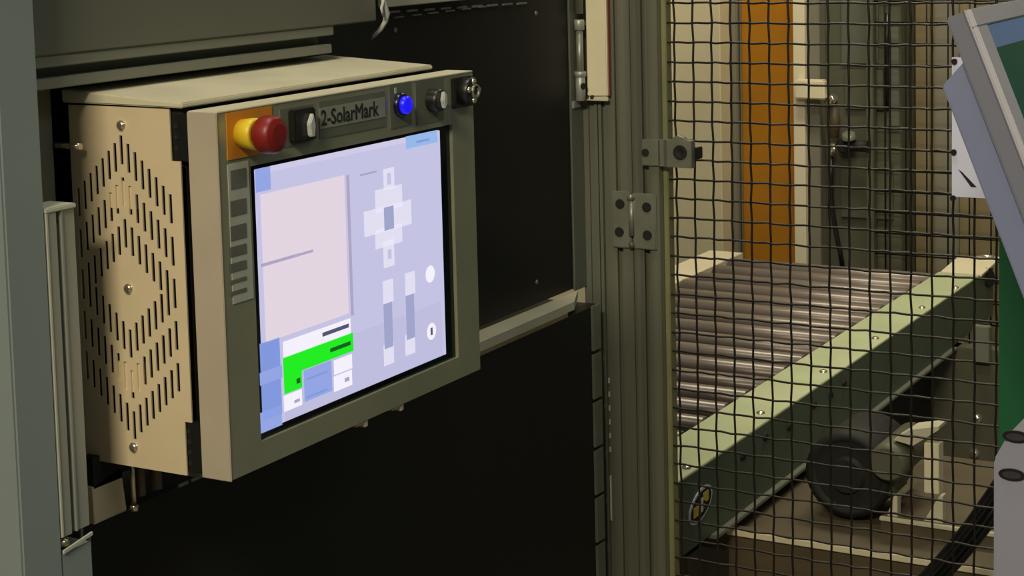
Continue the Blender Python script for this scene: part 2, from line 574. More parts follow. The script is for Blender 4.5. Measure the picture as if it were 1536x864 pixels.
cent('text', 520, 569, 0.008, 0.004, 5)
cent('text', 445, 601, 0.009, 0.003, 5)
cent('text', 420, 390, 0.06, 0.003, 5)
cent('text', 455, 380, 0.03, 0.0025, 5)
cent('text', 552, 260, 0.03, 0.002, 3)
for px, py, w, h in ((583, 268, .02, .022), (583, 298, .05, .024), (582, 327, .088, .026), (583, 354, .05, .02), (583, 380, .02, .028), (582, 437, .019, .024), (615, 425, .019, .024), (583, 531, .019, .022), (615, 516, .019, .022)):
    cent('pale', px, py, w, h, 3)
cent('slate', 583, 327, .018, .024, 4)
cent('base', 583, 268, .007, .012, 4)
cent('base', 584, 381, .007, .010, 4)
cent('slate', 582, 488, .016, .047, 4)
cent('slate', 615, 475, .016, .047, 4)
disc('white', 645, 411, .0092, 3)
disc('white', 647, 497, .0092, 3)
cent('dtext', 647, 497, .004, .008, 4)
ui.out('display', [UI[k] for k in keys], sc, 'lit lavender touchscreen page with green bar')


def plate(name, m, y0, y1, z0, z1, th=0.0008, parent=con, label=None, bev=0.0):
    return MB().box(XF, XF + th, y0, y1, z0, z1, bev).out(name, m, parent, label)


# emergency stop
a, b = at(338, 170, 'x', XF), at(409, 227, 'x', XF)
es = plate('emergency_stop', orange_m, a.y, b.y, b.z, a.z, 0.0009, con, 'amber backing plate')
p = at(362, 200, 'x', XF)
MB().lathe(p, (1, 0, 0), [(0.0009, 0), (0.0009, 0.0130), (0.013, 0.0145), (0.017, 0.0145), (0.0185, 0.0128), (0.0185, 0)], 28).out('collar', yellow_m, es, 'yellow collar')
MB().lathe(p, (1, 0, 0), [(0.018, 0.0), (0.018, 0.0105), (0.022, 0.0105), (0.024, 0.0160), (0.028, 0.0175), (0.037, 0.0172), (0.041, 0.0152), (0.043, 0.010), (0.0435, 0)], 32).out('button', red_m, es, 'red mushroom button')
# header overlays
for n, m, px0, py0, px1, py1 in (('overlay_plate', plate_dark, 419, 164, 470, 212), ('overlay_plate', plate_dark, 583, 127, 617, 187), ('overlay_plate', plate_dark, 622, 122, 665, 180), ):
    a, b = at(px0, py0, 'x', XF), at(px1, py1, 'x', XF)
    plate(n, m, a.y, b.y, b.z, a.z)
a, b = at(477, 153, 'x', XF), at(578, 189, 'x', XF)
npl = plate('name_plate', plate_dark, a.y, b.y, b.z, a.z)
a2 = at(478, 164, 'x', XF)
b2 = at(577, 173, 'x', XF)
MB().box(XF + 0.0008, XF + 0.0012, a2.y, b2.y, b2.z - 0.0015, a2.z + 0.001).out('print_band', plate_mid, npl)
o = at(481, 193, 'x', XF)
lettering('2-SolarMark', 0.0215, (XF + 0.00135, o.y - 0.001, o.z + 0.003), 0.0001, ink, npl, 0.93)
# rotary switch in a square black housing
p = at(447, 187, 'x', XF)
sw = MB().box(XF, XF + 0.010, p.y - 0.0165, p.y + 0.0165, p.z - 0.0155, p.z + 0.0155, 0.0015).out('rotary_switch', black_pl, con, 'square black switch')
lv = MB()
lv.prism([(XF + 0.010, p.y + 0.001, p.z - 0.011), (XF + 0.010, p.y + 0.007, p.z - 0.012), (XF + 0.010, p.y + 0.0085, p.z), (XF + 0.010, p.y + 0.0055, p.z + 0.011), (XF + 0.010, p.y - 0.0005, p.z + 0.001)], (0.005, 0, 0), 0.0008)
lv.out('lever', lever_m, sw, 'pale grey lever')
# blue pilot lamp
p = at(599, 157, 'x', XF)
pl = MB().lathe(p, (1, 0, 0), [(0, 0.0125), (0.004, 0.0125), (0.006, 0.011), (0.006, 0)], 24).out('pilot_lamp', blue_edge, con)
MB().lathe(p, (1, 0, 0), [(0.006, 0.0093), (0.010, 0.0093), (0.012, 0.0075), (0.013, 0.004), (0.0131, 0)], 24).out('lens', blue_lamp, pl, 'glowing blue lens')
q = at(592, 136, 'x', XF)
MB().box(XF + 0.0008, XF + 0.0012, q.y - 0.002, q.y + 0.002, q.z - 0.003, q.z + 0.003).out('lamp_symbol', strip_m, con)
# selector knob
p = at(646, 150, 'x', XF)
se = MB().lathe(p, (1, 0, 0), [(0, 0.0125), (0.010, 0.012), (0.014, 0.011), (0.014, 0)], 24).out('selector_knob', black_pl, con)
MB().prism([(p.x + 0.014, p.y - 0.001, p.z - 0.009), (p.x + 0.014, p.y + 0.004, p.z - 0.004), (p.x + 0.014, p.y + 0.004, p.z + 0.006), (p.x + 0.014, p.y - 0.001, p.z + 0.010), (p.x + 0.014, p.y - 0.004, p.z)], (0.005, 0, 0), 0.001).out('lever', lever_m, se)
# round socket on a black flange
p = at(689, 138, 'x', XF)
so = MB().box(XF, XF + 0.006, p.y - 0.018, p.y + 0.0195, p.z - 0.0165, p.z + 0.0165, 0.001).cyl((XF + 0.005, p.y + 0.002, p.z + 0.001), (1, 0, 0), 0.012, 0.0150, 22, 0.001).out('socket', black_pl, con, 'black round socket with bright screws')
for dy, dz in ((-0.0115, 0.003), (0.0, 0.0125), (0.0, -0.0115), (0.0115, 0.001)):
    MB().lathe((XF + 0.017, p.y + 0.002 + dy * 0.85, p.z + 0.001 + dz * 0.85), (1, 0, 0), [(0, 0.0033), (0.002, 0.0029), (0.003, 0)], 12).out('screw', chrome, so)
ring = MB().lathe((XF + 0.017, p.y + 0.004, p.z + 0.001), (1, 0, 0), [(0, 0.0075), (0.003, 0.0075), (0.003, 0.0058), (0.0, 0.0058)], 22)
for an in (0.5, 2.6, 4.7):
    ring.box(XF + 0.017, XF + 0.0195, p.y + 0.004 + 0.0045 * math.cos(an) - 0.001, p.y + 0.004 + 0.0045 * math.cos(an) + 0.001, p.z + 0.001 + 0.0045 * math.sin(an) - 0.001, p.z + 0.001 + 0.0045 * math.sin(an) + 0.001)
ring.out('contact_ring', zinc, so)
# column of keys
a, b = at(340, 247, 'x', XF), at(381, 447, 'x', XF)
ks = MB().box(XF, XF + 0.0008, a.y, b.y - 0.0008, b.z, a.z, 0.003).out('key_strip', strip_m, con, 'pale strip of dark printed keys')
for py0, py1 in ((257, 286), (303, 326), (341, 362), (372, 386), (397, 409), (420, 426), (438, 443)):
    a, b = at(344, py0, 'x', XF), at(369, py1, 'x', XF)
    MB().box(XF + 0.0008, XF + 0.0013, a.y, b.y, b.z + 0.004, a.z + 0.0005 if py1 - py0 > 10 else b.z + 0.0075, 0.0002).out('key', key_m, ks)
# clips at the lower edge
for px, py in ((546, 636), (600, 611)):
    p = at(px, py, 'x', XF)
    MB().box(-1.03, XF - 0.002, p.y - 0.011, p.y + 0.011, zb0 - 0.004, zb0 + 0.0005, 0.0008).box(-1.026, XF - 0.001, p.y + 0.003, p.y + 0.009, zb0 - 0.0075, zb0, 0.0008).out('clip', bezel_side, con)
# what hangs below the housing and holds it to the enclosure
MB().box(XW, -1.12, 1.40, 1.58, 1.18, 1.36, 0.002).out('wall_bracket', void_m, con)
MB().prism([(-1.17, 1.233, 1.078), (-1.17, 1.2735, 1.0865), (-1.17, 1.279, 1.0425), (-1.17, 1.2335, 1.0415)], (-0.01, 0, 0), 0.0006).out('hanger_plate', steel_tan, con, 'tan hanger plate')
MB().box(-1.184, -1.17, 1.235, 1.275, 1.076, 1.106).out('hanger_neck', void_m, con)
MB().cyl((-1.165, 1.284, 1.044), (0, 0, 1), 0.062, 0.0024, 10).lathe((-1.165, 1.284, 1.041), (0, 0, 1), [(0, 0), (0, 0.0045), (0.005, 0.0045), (0.006, 0.003)], 6).out('hanger_bolt', chrome, con)
MB().cyl((-1.172, 1.302, 1.05), (0, 0, 1), 0.056, 0.005, 12).cyl((-1.172, 1.325, 1.05), (0, 0, 1), 0.056, 0.006, 12).out('conduit', base_m, con)
MB().box(-1.18, -1.12, 1.33, 1.42, 1.066, 1.106, 0.001).out('cable_box', alu_rail, con)

# torn bright edge strip along the lower black panel under the console
es2 = MB()
for px0, py0, px1, py1 in ((143, 778, 161, 788), (163, 778, 188, 768), (268, 742, 282, 735), (287, 731, 304, 722)):
    a, b = at(px0, py0, 'x', -1.2165), at(px1, py1, 'x', -1.2165)
    zz = max(a.z, b.z)
    es2.box(-1.2175, -1.2155, min(a.y, b.y), max(a.y, b.y), 1.020, 1.0235)
es2.box(-1.2175, -1.2155, 1.262, 1.2655, 1.003, 1.0235).box(-1.2175, -1.2155, 1.272, 1.2755, 0.998, 1.015)
es2.out('worn_edge', alu_rail, enc, 'bright worn edge pieces', 'stuff')

# ------------------------------------------------------------------ guard post and guard door
YP = 2.433


def tslot(cx, y0, w, slots='fb', lip=0.0052, deep=0.013):
    """cross section of a slotted aluminium profile, front face at y0 looking to -Y"""
    h = w / 2
    pts = []

    def face(rot):
        q = [(-h, -h), (-lip, -h), (-lip, -h + 0.003), (-0.009, -h + 0.003), (-0.009, -h + 0.007), (-0.004, -h + deep), (0.004, -h + deep), (0.009, -h + 0.007), (0.009, -h + 0.003), (lip, -h + 0.003), (lip, -h)]
        c, s = math.cos(rot), math.sin(rot)
        return [(x * c - y * s, x * s + y * c) for x, y in q]
    for r in range(4):
        pts += face(r * math.pi / 2)
    return [(cx + x, y0 + h + y) for x, y in pts]


gp = thing('guard_post', 'slotted aluminium guard post standing at the corner of the black enclosure', 'post', (-1.22, 2.45, 0))
MB().prism([(x, y, 0) for x, y in tslot(-1.1995, YP, 0.0445)], (0, 0, 2.3)).out('profile', alu, gp)
sidep = [(-1.262, YP + 0.03), (-1.262, YP), (-1.2500, YP), (-1.2500, YP + 0.004), (-1.2395, YP + 0.004), (-1.2395, YP - 0.001), (-1.2345, YP - 0.001), (-1.2345, YP + 0.004), (-1.2325, YP + 0.004), (-1.2325, YP - 0.001), (-1.2275, YP - 0.001), (-1.2275, YP + 0.006), (-1.2225, YP + 0.006), (-1.2225, YP + 0.03)]
MB().prism([(x, y, 0) for x, y in sidep], (0, 0, 2.3)).out('side_channel', cab_m, gp)
MB().box(-1.2265, -1.2235, YP + 0.0022, YP + 0.0058, 0.665, 0.737).out('bright_insert', strip_m, gp, 'bright insert in the channel')
tk = MB()
for k in range(6):
    tk.box(-1.2265, -1.2235, YP + 0.0032, YP + 0.0058, 0.775 + 0.022 * k, 0.783 + 0.022 * k)
tk.out('slot_clips', strip_m, gp)

gd = thing('guard_door', 'guard door of dark woven wire mesh hinged to the slotted post', 'door', (-0.8, 2.45, 0))
MB().prism([(x, y, 0.02) for x, y in tslot(-1.154, YP, 0.0445)], (0, 0, 2.27)).out('stile', alu, gd)
MB().box(-1.1316, -1.1235, YP + 0.014, YP + 0.034, 0.02, 2.29, 0.001).out('edge_bead', mat('pale_olive_edge', (122, 122, 88), 0.5, 0.1), gd, 'pale edge strip')
MB().prism([(x, y, 0.02) for x, y in tslot(-0.42, YP, 0.0445)], (0, 0, 2.27)).out('stile', alu, gd)
YM = 2.452
PX = 0.0302
xs0 = at(1044.7, 445, 'y', YM).x
nv = int((-0.445 - xs0) / PX)
vx = [xs0 + k * PX for k in range(-2, nv + 1)]
z_ref = at(1044.7, 415, 'y', YM).z
PZ = 0.0296
hz = [z_ref + k * PZ for k in range(-27, 26)]
zlo, zhi = hz[0] - 0.02, hz[-1] + 0.02
xlo, xhi = -1.1245, -0.4425
R = 0.00165
vm = []
for par in (0, 1):
    pts = [(0, 0, zlo)]
    for i, z in enumerate(hz):
        s = 1 if (i + par) % 2 else -1
        pts.append((random.uniform(-.0006, .0006), s * 0.0015, z))
    pts.append((0, 0, zhi))
    vm.append(MB().tube(pts, R, 6).mesh('wire', wire_m))
for i, x in enumerate(vx):
    link('wire', vm[i % 2], gd, (x, YM, 0))
hm = []
for par in range(4):
    pts = [(xlo, 0, 0)]
    for i, x in enumerate(vx):
        s = -1 if (i + par) % 2 else 1
        pts.append((x - 0.006, s * 0.0012, random.uniform(-.0009, .0009)))
        pts.append((x + 0.006, s * 0.0014, random.uniform(-.0009, .0009)))
    pts.append((xhi, 0, 0))
    hm.append(MB().tube(pts, R, 6).mesh('wire', wire_m))
for i, z in enumerate(hz):
    link('wire', hm[(i % 2) + 2 * random.randint(0, 1)], gd, (0, YM, z))
# hinge between post and door
hg = thing('hinge', 'grey two-leaf hinge joining the slotted post and the mesh door', 'hinge', (-1.177, 2.43, 1.146))
lf = MB().box(-1.2105, -1.1785, YP - 0.0045, YP, 1.102, 1.190, 0.0015).out('leaf', zinc, hg)
lf2 = MB().box(-1.1755, -1.1365, YP - 0.0045, YP, 1.102, 1.188, 0.0015).out('leaf', zinc, hg)
MB().cyl((-1.177, YP - 0.005, 1.122), (0, 0, 1), 0.054, 0.0042, 14).out('knuckle', zinc, hg)
MB().lathe((-1.1775, YP - 0.005, 1.176), (0, 0, 1), [(0, 0.003), (0.002, 0.006), (0.007, 0.0062), (0.010, 0.003), (0.0105, 0)], 14).out('pin_head', alu, hg)
MB().lathe((-1.1775, YP - 0.005, 1.103), (0, 0, 1), [(0, 0), (0, 0.004), (0.006, 0.005), (0.009, 0.003)], 14).out('pin_foot', base_m, hg)
bo = MB().lathe((0, 0, 0), (0, -1, 0), [(0, 0.0078), (0.0012, 0.0074), (0.0012, 0)], 18).mesh('bolt', hole_m)
for px, py, pr in ((930, 306, lf), (929, 348, lf), (970, 311, lf2), (971, 353, lf2)):
    p = at(px, py, 'y', YP - 0.0045)
    link('bolt', bo, pr, p)
# latch bracket over stile and mesh
lb = thing('latch_bracket', 'grey offset bracket clamping the mesh to the door stile', 'bracket', (-1.11, 2.43, 1.25))
MB().box(-1.158, -1.128, YP - 0.004, YP, 1.231, 1.271, 0.001).out('foot', zinc, lb)
MB().prism([(-1.131, YP - 0.004, 1.231), (-1.128, YP, 1.231), (-1.119, YP - 0.0005, 1.231), (-1.112, YP + 0.004, 1.231), (-1.074, YP + 0.004, 1.231), (-1.074, YP - 0.010, 1.231), (-1.114, YP - 0.010, 1.231), (-1.122, YP - 0.004, 1.231)], (0, 0, 0.041), 0.0006).out('clamp', zinc, lb)
MB().box(-1.071, -1.066, YP - 0.006, YP + 0.014, 1.244, 1.262, 0.001).out('tongue', cable_b, lb)
MB().lathe(at(968, 229, 'y', YP - 0.004), (0, -1, 0), [(0, 0.0062), (0.001, 0.006), (0.001, 0)], 18).out('bolt', hole_m, lb)
p = at(1020, 229, 'y', YP - 0.010)
MB().lathe(p, (0, -1, 0), [(0, 0.0115), (0.0012, 0.011), (0.0012, 0.008), (0.0, 0.0)], 20).out('bolt', hole_m, lb)
MB().prism([(-1.108, YP - 0.0095, 1.2715), (-1.083, YP - 0.0095, 1.2715), (-1.088, YP - 0.0095, 1.2765), (-1.098, YP - 0.0095, 1.279), (-1.104, YP - 0.0095, 1.276)], (0, 0.012, 0), 0.0004).out('crest', zinc, lb)

# cream duct in front of the post
du = thing('cable_duct', 'cream plastic duct hanging down in front of the guard post top', 'cable duct', (-1.232, 2.41, 1.33))
a, b = at(880, 100, 'y', 2.419), at(911, 100, 'y', 2.419)
MB().box(a.x, b.x - 0.001, 2.419, 2.4305, 1.3355, 2.2, 0.0015).out('body', duct_m, du)
MB().box(b.x - 0.001, b.x + 0.0004, 2.424, 2.4305, 1.3355, 2.2, 0.0004).out('red_edge', mat('red_brown_edge', (120, 62, 44), 0.5), du, 'thin red brown edge')
MB().prism([(a.x - 0.012, 2.4225, 1.3345), (a.x - 0.006, 2.4195, 1.3345), (a.x + 0.004, 2.4175, 1.3345), (b.x - 0.001, 2.4175, 1.3345), (b.x + 0.0005, 2.420, 1.3345), (b.x - 0.006, 2.430, 1.3345), (a.x - 0.006, 2.430, 1.3345)], (0, 0, -0.006), 0.0008).out('end_cap', lid_tan, du)
for dx in (0.004, 0.013):
    MB().lathe((a.x + dx - 0.004, 2.4175, 1.3335), (0, -0.5, 1), [(0, 0.0033), (0.002, 0.0033), (0.002, 0)], 12).out('cap_screw', hole_m, du)

# ------------------------------------------------------------------ roller conveyor behind the mesh
ZT = 0.679
cv = thing('roller_conveyor', 'pale green railed roller conveyor running away behind the wire mesh', 'conveyor', (-1.55, 3.6, 0))
XO, XI, XLI, XLO = -1.193, -1.300, -1.866, -1.965
Y0, Y1 = 2.60, 4.49
rb = MB()
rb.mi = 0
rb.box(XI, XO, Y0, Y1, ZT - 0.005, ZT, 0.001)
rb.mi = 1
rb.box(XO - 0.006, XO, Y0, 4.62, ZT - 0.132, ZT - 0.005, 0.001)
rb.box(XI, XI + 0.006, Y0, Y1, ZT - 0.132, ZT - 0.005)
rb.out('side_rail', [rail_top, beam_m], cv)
MB().box(XO - 0.05, XO + 0.012, Y0 + 0.15, 4.3, ZT - 0.139, ZT - 0.132, 0.001).out('bottom_flange', cab_strip, cv, 'lighter lower flange')
lb2 = MB()
lb2.box(XLO, XLI, Y0, 4.55, ZT - 0.006, ZT, 0.001)
lb2.box(XLO, XLO + 0.006, Y0, 4.55, ZT - 0.132, ZT - 0.006)
lb2.box(XLI - 0.006, XLI, Y0, 4.55, ZT - 0.132, ZT - 0.006)
lb2.out('side_rail', white_m, cv, 'cream far side rail')
PIT = 0.1045
RR = 0.0220
rm = MB().lathe((XLI + 0.003, 0, 0), (1, 0, 0), [(0, 0), (0, RR - 0.002), (0.002, RR), (-XLI + XI - 0.008, RR), (-XLI + XI - 0.006, RR - 0.002), (-XLI + XI - 0.006, 0)], 22).mesh('roller', roller_m)
y = 4.448
while y > 2.66:
    link('roller', rm, cv, (0, y, ZT - 0.0190))
    y -= PIT
MB().box(XLI, XI, Y0, Y1, ZT - 0.075, ZT - 0.07).out('gap_backing', void_m, cv)  # near-black sheet added to keep the gaps between rollers dark
MB().box(XO - 0.058, XO - 0.05, 3.46, 4.235, 0.12, ZT - 0.132).out('shade_sheet', void_m, cv, 'added black sheet for the shade under the rail')  # sheet added to black out the lit view under the conveyor
bt = MB().lathe((0, 0, 0), (1, 0, 0), [(0, 0.009), (0.003, 0.008), (0.006, 0.005), (0.0062, 0)], 12).mesh('axle_bolt', hole_m)
for px, py in ((1075, 700), (1113, 684), (1147, 655), (1183, 640), (1220, 607), (1205, 600), (1265, 575), (1245, 592), (1343, 505)):
    p = at(px, py, 'x', XO)
    if ZT - 0.12 < p.z < ZT - 0.02:
        link('axle_bolt', bt, cv, p)
bt2 = MB().lathe((0, 0, 0), (0, 0, 1), [(0, 0.0085), (0.003, 0.008), (0.005, 0.004), (0.0052, 0)], 12).mesh('cap_bolt', chrome)
for px, py in ((1030, 702), (1141, 620), (1235, 558), (1313, 508), (1383, 462), (1435, 432)):
    p = at(px, py, 'z', ZT)
    link('cap_bolt', bt2, cv, (min(p.x, XO - 0.012), p.y, ZT))
# end plates
ep = MB()
ep.prism([(XI + 0.005, 4.49, ZT + 0.001), (XI + 0.005, 4.66, ZT + 0.012), (XO + 0.004, 4.69, ZT + 0.012), (XO + 0.004, 4.49, ZT + 0.001)], (0, 0, -0.006), 0.0006)
ep.out('end_plate', white_m, cv, 'cream end plate')
MB().cyl((XI + 0.05, 4.665, ZT + 0.014), (1, 0, 0), 0.05, 0.006, 12).out('end_roller', chrome, cv)
MB().lathe((XO + 0.002, 4.56, ZT - 0.02), (1, -0.3, 0.2), [(0, 0.026), (0.006, 0.024), (0.006, 0)], 18).out('end_hole', hole_m, cv)
# legs
for yy, xx in ((4.24, XO - 0.02), (4.24, XLO + 0.02), (2.72, XLO + 0.02)):
    MB().box(xx - 0.045, xx + 0.145 if xx > -1.5 else xx + 0.06, yy, yy + 0.05, 0.0, ZT - 0.132, 0.002).out('leg', olive_dark, cv)
xg = XO - 0.02
MB().box(xg + 0.075, xg + 0.115, 4.215, 4.24, ZT - 0.16, ZT - 0.07, 0.002).out('gusset', cab_strip, cv)
for px, py, r in ((1466, 628, 0.012), (1462, 680, 0.012), (1461, 700, 0.008)):
    MB().lathe(at(px, py, 'y', 4.24), (0, -1, 0), [(0, r), (0.008, r * 0.9), (0.012, r * 0.5), (0.012, 0)], 12).out('leg_bolt', chrome, cv)
# round badge on the near end of the rail
bp = at(1050, 757, 'x', XO)
bd = MB()
bd.mi = 0


def ell(r0y, r0z, x0, x1, m):
    bd.mi = m
    n = 28
    th = 0.25
    pp = []
    for k in range(n):
        t = 2 * math.pi * k / n
        u, v = r0y * math.cos(t), r0z * math.sin(t)
        pp.append((x0, bp.y + u * math.cos(th) - v * math.sin(th), bp.z + u * math.sin(th) + v * math.cos(th)))
    bd.prism(pp, (x1 - x0, 0, 0))


ell(0.050, 0.026, XO, XO + 0.002, 0)
ell(0.044, 0.0215, XO + 0.002, XO + 0.0026, 1)
for dy0, dy1, dz0, dz1, m in ((-0.033, -0.004, -0.010, 0.008, 2), (0.008, 0.030, -0.004, 0.014, 2), (-0.010, 0.006, -0.012, 0.012, 0), (0.006, 0.016, -0.012, 0.002, 3)):
    bd.mi = m
    bd.box(XO + 0.0026, XO + 0.0032, bp.y + dy0, bp.y + dy1, bp.z + dz0 + (dy0 + dy1) * 0.12, bp.z + dz1 + (dy0 + dy1) * 0.12)
bd.out('badge', [paper_m, void_m, yel_brass, base_m], cv, 'oval badge, white ring with yellow and black')
# drive motor
YD = 2.98
mo = thing('drive_motor', 'round black drive motor hanging below the conveyor rail', 'motor', (-1.1, 3.1, 0.4))
c = at(1268, 715, 'y', YD)
MB().lathe((c.x, YD, c.z), (0.0, 1, 0), [(0, 0), (0, 0.030), (0.012, 0.034), (0.012, 0.060), (0.004, 0.066), (0.010, 0.078), (0.16, 0.078), (0.16, 0)], 32).out('body', motor_m, mo)
MB().box(c.x - 0.012, c.x + 0.012, YD + 0.05, YD + 0.1, c.z + 0.074, ZT - 0.139).out('hanger', motor_m, mo)
d2 = at(1335, 700, 'y', YD)
MB().lathe((d2.x, YD - 0.02, d2.z + 0.01), (0, 1, 0), [(0, 0), (0, 0.028), (0.01, 0.034), (0.16, 0.034), (0.16, 0)], 26).box(c.x + 0.05, d2.x, YD + 0.02, YD + 0.1, c.z - 0.03, c.z + 0.05).out('gearbox', olive_dark, mo)
b0, b1 = at(1386, 664, 'y', YD), at(1408, 742, 'y', YD)
MB().box(b0.x, b1.x, YD, YD + 0.03, b1.z, b0.z, 0.001).out('flange', duct_m, mo, 'pale upright flange')
q0, q1 = at(1340, 655, 'y', YD), at(1408, 640, 'y', YD)
MB().prism([(q0.x, YD, q0.z - 0.006), (q0.x + 0.03, YD, q0.z + 0.016), (q1.x, YD, q1.z), (q1.x, YD, q1.z - 0.006), (q0.x + 0.035, YD, q0.z - 0.012)], (0, 0.05, 0)).out('top_bracket', lid_tan, mo)
mb_z = at(1326, 775, 'y', YD - 0.02).z
# base frame
bf = thing('base_frame', 'brown grey steel base frame under the conveyor and motor', 'frame', (-1.1, 3.0, 0))
za = at(1085, 790, 'y', 2.84).z
MB().box(-1.20, -0.70, 2.84, 2.86, za - 0.006, za, 0.002).box(-1.20, -0.70, 2.845, 2.86, za - 0.10, za - 0.006).out('front_beam', base_m, bf)
MB().box(-1.20, -0.70, 2.836, 2.842, za - 0.012, za - 0.001, 0.001).out('edge_highlight', duct_m, bf, 'highlight on the front edge, put in as a cream strip')  # cream strip stands for the highlight along the beam edge
MB().box(-1.32, -0.70, 2.86, 3.45, za - 0.05, za - 0.012).out('bed_plate', base_m, bf)
MB().box(-1.30, -0.70, 2.78, 2.84, za - 0.16, za - 0.105, 0.004).out('low_beam', base_m, bf)
MB().box(-1.30, -0.70, 2.776, 2.786, za - 0.112, za - 0.103, 0.001).out('edge_highlight', lid_tan, bf)  # pale strip painted as the low beam's edge highlight
MB().box(-1.30, -1.26, 2.8, 3.4, 0, za - 0.05).out('foot', base_m, bf)
MB().box(-0.76, -0.72, 2.8, 3.4, 0, za - 0.05).out('foot', base_m, bf)
za2 = mb_z
MB().box(at(1326, 771, 'y', YD).x, -0.72, YD - 0.02, YD + 0.2, za - 0.011, za2, 0.002).out('pedestal_block', base_m, bf)
MB().box(at(1326, 771, 'y', YD).x, -0.72, YD - 0.026, YD - 0.018, za2 - 0.006, za2 + 0.001, 0.001).out('edge_highlight', lid_tan, bf)  # pale strip painted as the block's edge highlight
gm = []
for px0, px1, py0, py1 in ((1331, 1346, 745, 770), (1386, 1414, 745, 776)):
    a, b = at(px0, py1, 'y', YD - 0.01), at(px1, py0, 'y', YD - 0.01)
    MB().prism([(a.x, YD - 0.01, za2), (b.x, YD - 0.01, za2), (b.x, YD - 0.01, b.z), (b.x - 0.006, YD - 0.01, b.z)], (0, 0.02, 0)).out('gusset', lid_tan, bf)
a, b = at(1165, 716, 'y', 3.3), at(1200, 752, 'y', 3.3)
jb = thing('junction_box', 'small brown junction box with yellow lid under the conveyor', 'box', (a.x, 3.3, b.z))
MB().box(a.x, b.x, 3.3, 3.36, za - 0.0112, max(a.z, za), 0.002).out('body', base_m, jb)
MB().box(a.x, b.x - 0.008, 3.296, 3.37, a.z - 0.002, a.z + 0.014, 0.001).out('lid', yel_brass, jb, 'yellow lid')

# black cables sloping down at the lower right
for j, (o0, o1, rr) in enumerate(((2, 8, 0.008), (16, 24, 0.0045), (32, 38, 0.008))):
    pts = []
    for t in range(9):
        f = t / 8
        px = (1496 + o0) + (1372 + o1 - 1496 - o0) * f
        py = 722 + 150 * f + 8 * math.sin(f * math.pi)
        pts.append(at(px, py, 'y', 2.60 + 0.03 * j))
    pts.append(pts[-1] + Vector((-0.05, 0, -0.1)))
    pts.insert(0, pts[0] + Vector((0.06, 0.0, 0.09)))
    tag(MB().tube(pts, rr, 10).out('cable', [cable_b, motor_m, cable_b][j]), ['leftmost black cable sloping behind the mesh at lower right', 'thin middle black cable sloping behind the mesh at lower right', 'rightmost thick black cable beside the grey pedestal'][j], 'cable', 'black cables at lower right')

# ------------------------------------------------------------------ cabinets beyond the conveyor
YK = 4.72


def xat(px, y, py=300):
    return at(px, py, 'y', y).x


bc = thing('beige_cabinet', 'tall beige cabinet left of the orange panel behind the mesh', 'cabinet', (-2.05, 4.9, 0))
MB().box(-2.75, xat(1083, 4.62), 4.62, 5.3, 0, 2.4, 0.004).out('body', beige_m, bc)
MB().box(xat(1083, 4.62), xat(1108, 4.70), 4.70, 5.2, 0, 2.4, 0.003).out('side_return', beige_sh, bc, 'side return with shade in its grey beige colour')  # darker copy of the beige: shade of this side put into colour
x1 = xat(1010, 4.615)
MB().box(x1 - 0.012, x1 - 0.004, 4.612, 4.62, 0.5, 2.4, 0.001).out('bead', white_m, bc)
op = thing('orange_panel', 'tall orange panel standing at the far end of the conveyor', 'panel', (-1.8, 4.8, 0))
MB().box(xat(1108, YK) + 0.012, xat(1196, YK), YK, YK + 0.035, 0, 2.4, 0.002).out('sheet', orange_wall, op)
MB().box(xat(1108, YK) + 0.012, xat(1116, YK), YK - 0.008, YK, 0, 2.4, 0.001).out('edge', olive_tan, op)
wp = thing('cream_profile', 'slim cream upright profile right of the orange panel', 'post', (-1.73, 4.8, 0))
MB().box(xat(1197, YK), xat(1214, YK), YK - 0.03, YK + 0.035, 0, 2.4, 0.002).out('bar', white_m, wp)
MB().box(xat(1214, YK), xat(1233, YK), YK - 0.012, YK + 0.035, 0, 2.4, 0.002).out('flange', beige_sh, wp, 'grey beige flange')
a = at(1197, 118, 'y', YK - 0.03)
b = at(1242, 148, 'y', YK - 0.03)
clampo = MB().box(a.x, b.x, YK - 0.06, YK - 0.03, b.z, a.z, 0.004).out('clamp', white_m, wp, 'cream clamp block')
dk = thing('olive_cabinet', 'dark olive machine cabinet with panels behind the mesh', 'cabinet', (-1.55, 4.9, 0))
MB().box(xat(1233, 4.76), xat(1352, 4.76), 4.76, 5.2, 0, 2.4, 0.003).out('body', olive_dark, dk)
for px0, px1, py0, py1, m in ((1262, 1318, -60, 96, cab_m), (1268, 1326, 104, 165, olive_dark), (1330, 1350, 40, 190, cab_m), (1262, 1340, 240, 330, olive_dark)):
    a, b = at(px0, py0, 'y', 4.756), at(px1, py1, 'y', 4.756)
    MB().box(a.x, b.x, 4.75, 4.761, b.z, a.z, 0.002).out('door', m, dk)
vs = thing('valve_fitting', 'brass and black valve fitting on the olive cabinet', 'valve', (-1.6, 4.7, 1.0))
p = at(1265, 218, 'y', 4.70)
MB().cyl((p.x, 4.70, p.z), (0, 1, 0), 0.049, 0.022, 18, 0.003).cyl((p.x + 0.02, 4.70, p.z), (1, 0, 0), 0.05, 0.016, 14).out('body', motor_m, vs)
MB().lathe((p.x - 0.022, 4.69, p.z - 0.01), (-1, -0.4, 0), [(0, 0.018), (0.01, 0.018), (0.014, 0.012), (0.014, 0)], 14).out('nut', chrome, vs)
MB().lathe((p.x + 0.02, 4.69, p.z + 0.022), (0, -0.4, 1), [(0, 0.02), (0.014, 0.017), (0.016, 0)], 14).out('collar', zinc, vs)
p2 = at(1250, 148, 'y', 4.70)
MB().lathe((p2.x - 0.012, 4.69, p2.z - 0.014), (0.7, -0.3, 0.6), [(0, 0), (0, 0.013), (0.03, 0.013), (0.034, 0.010), (0.034, 0)], 14).out('elbow', chrome, vs)
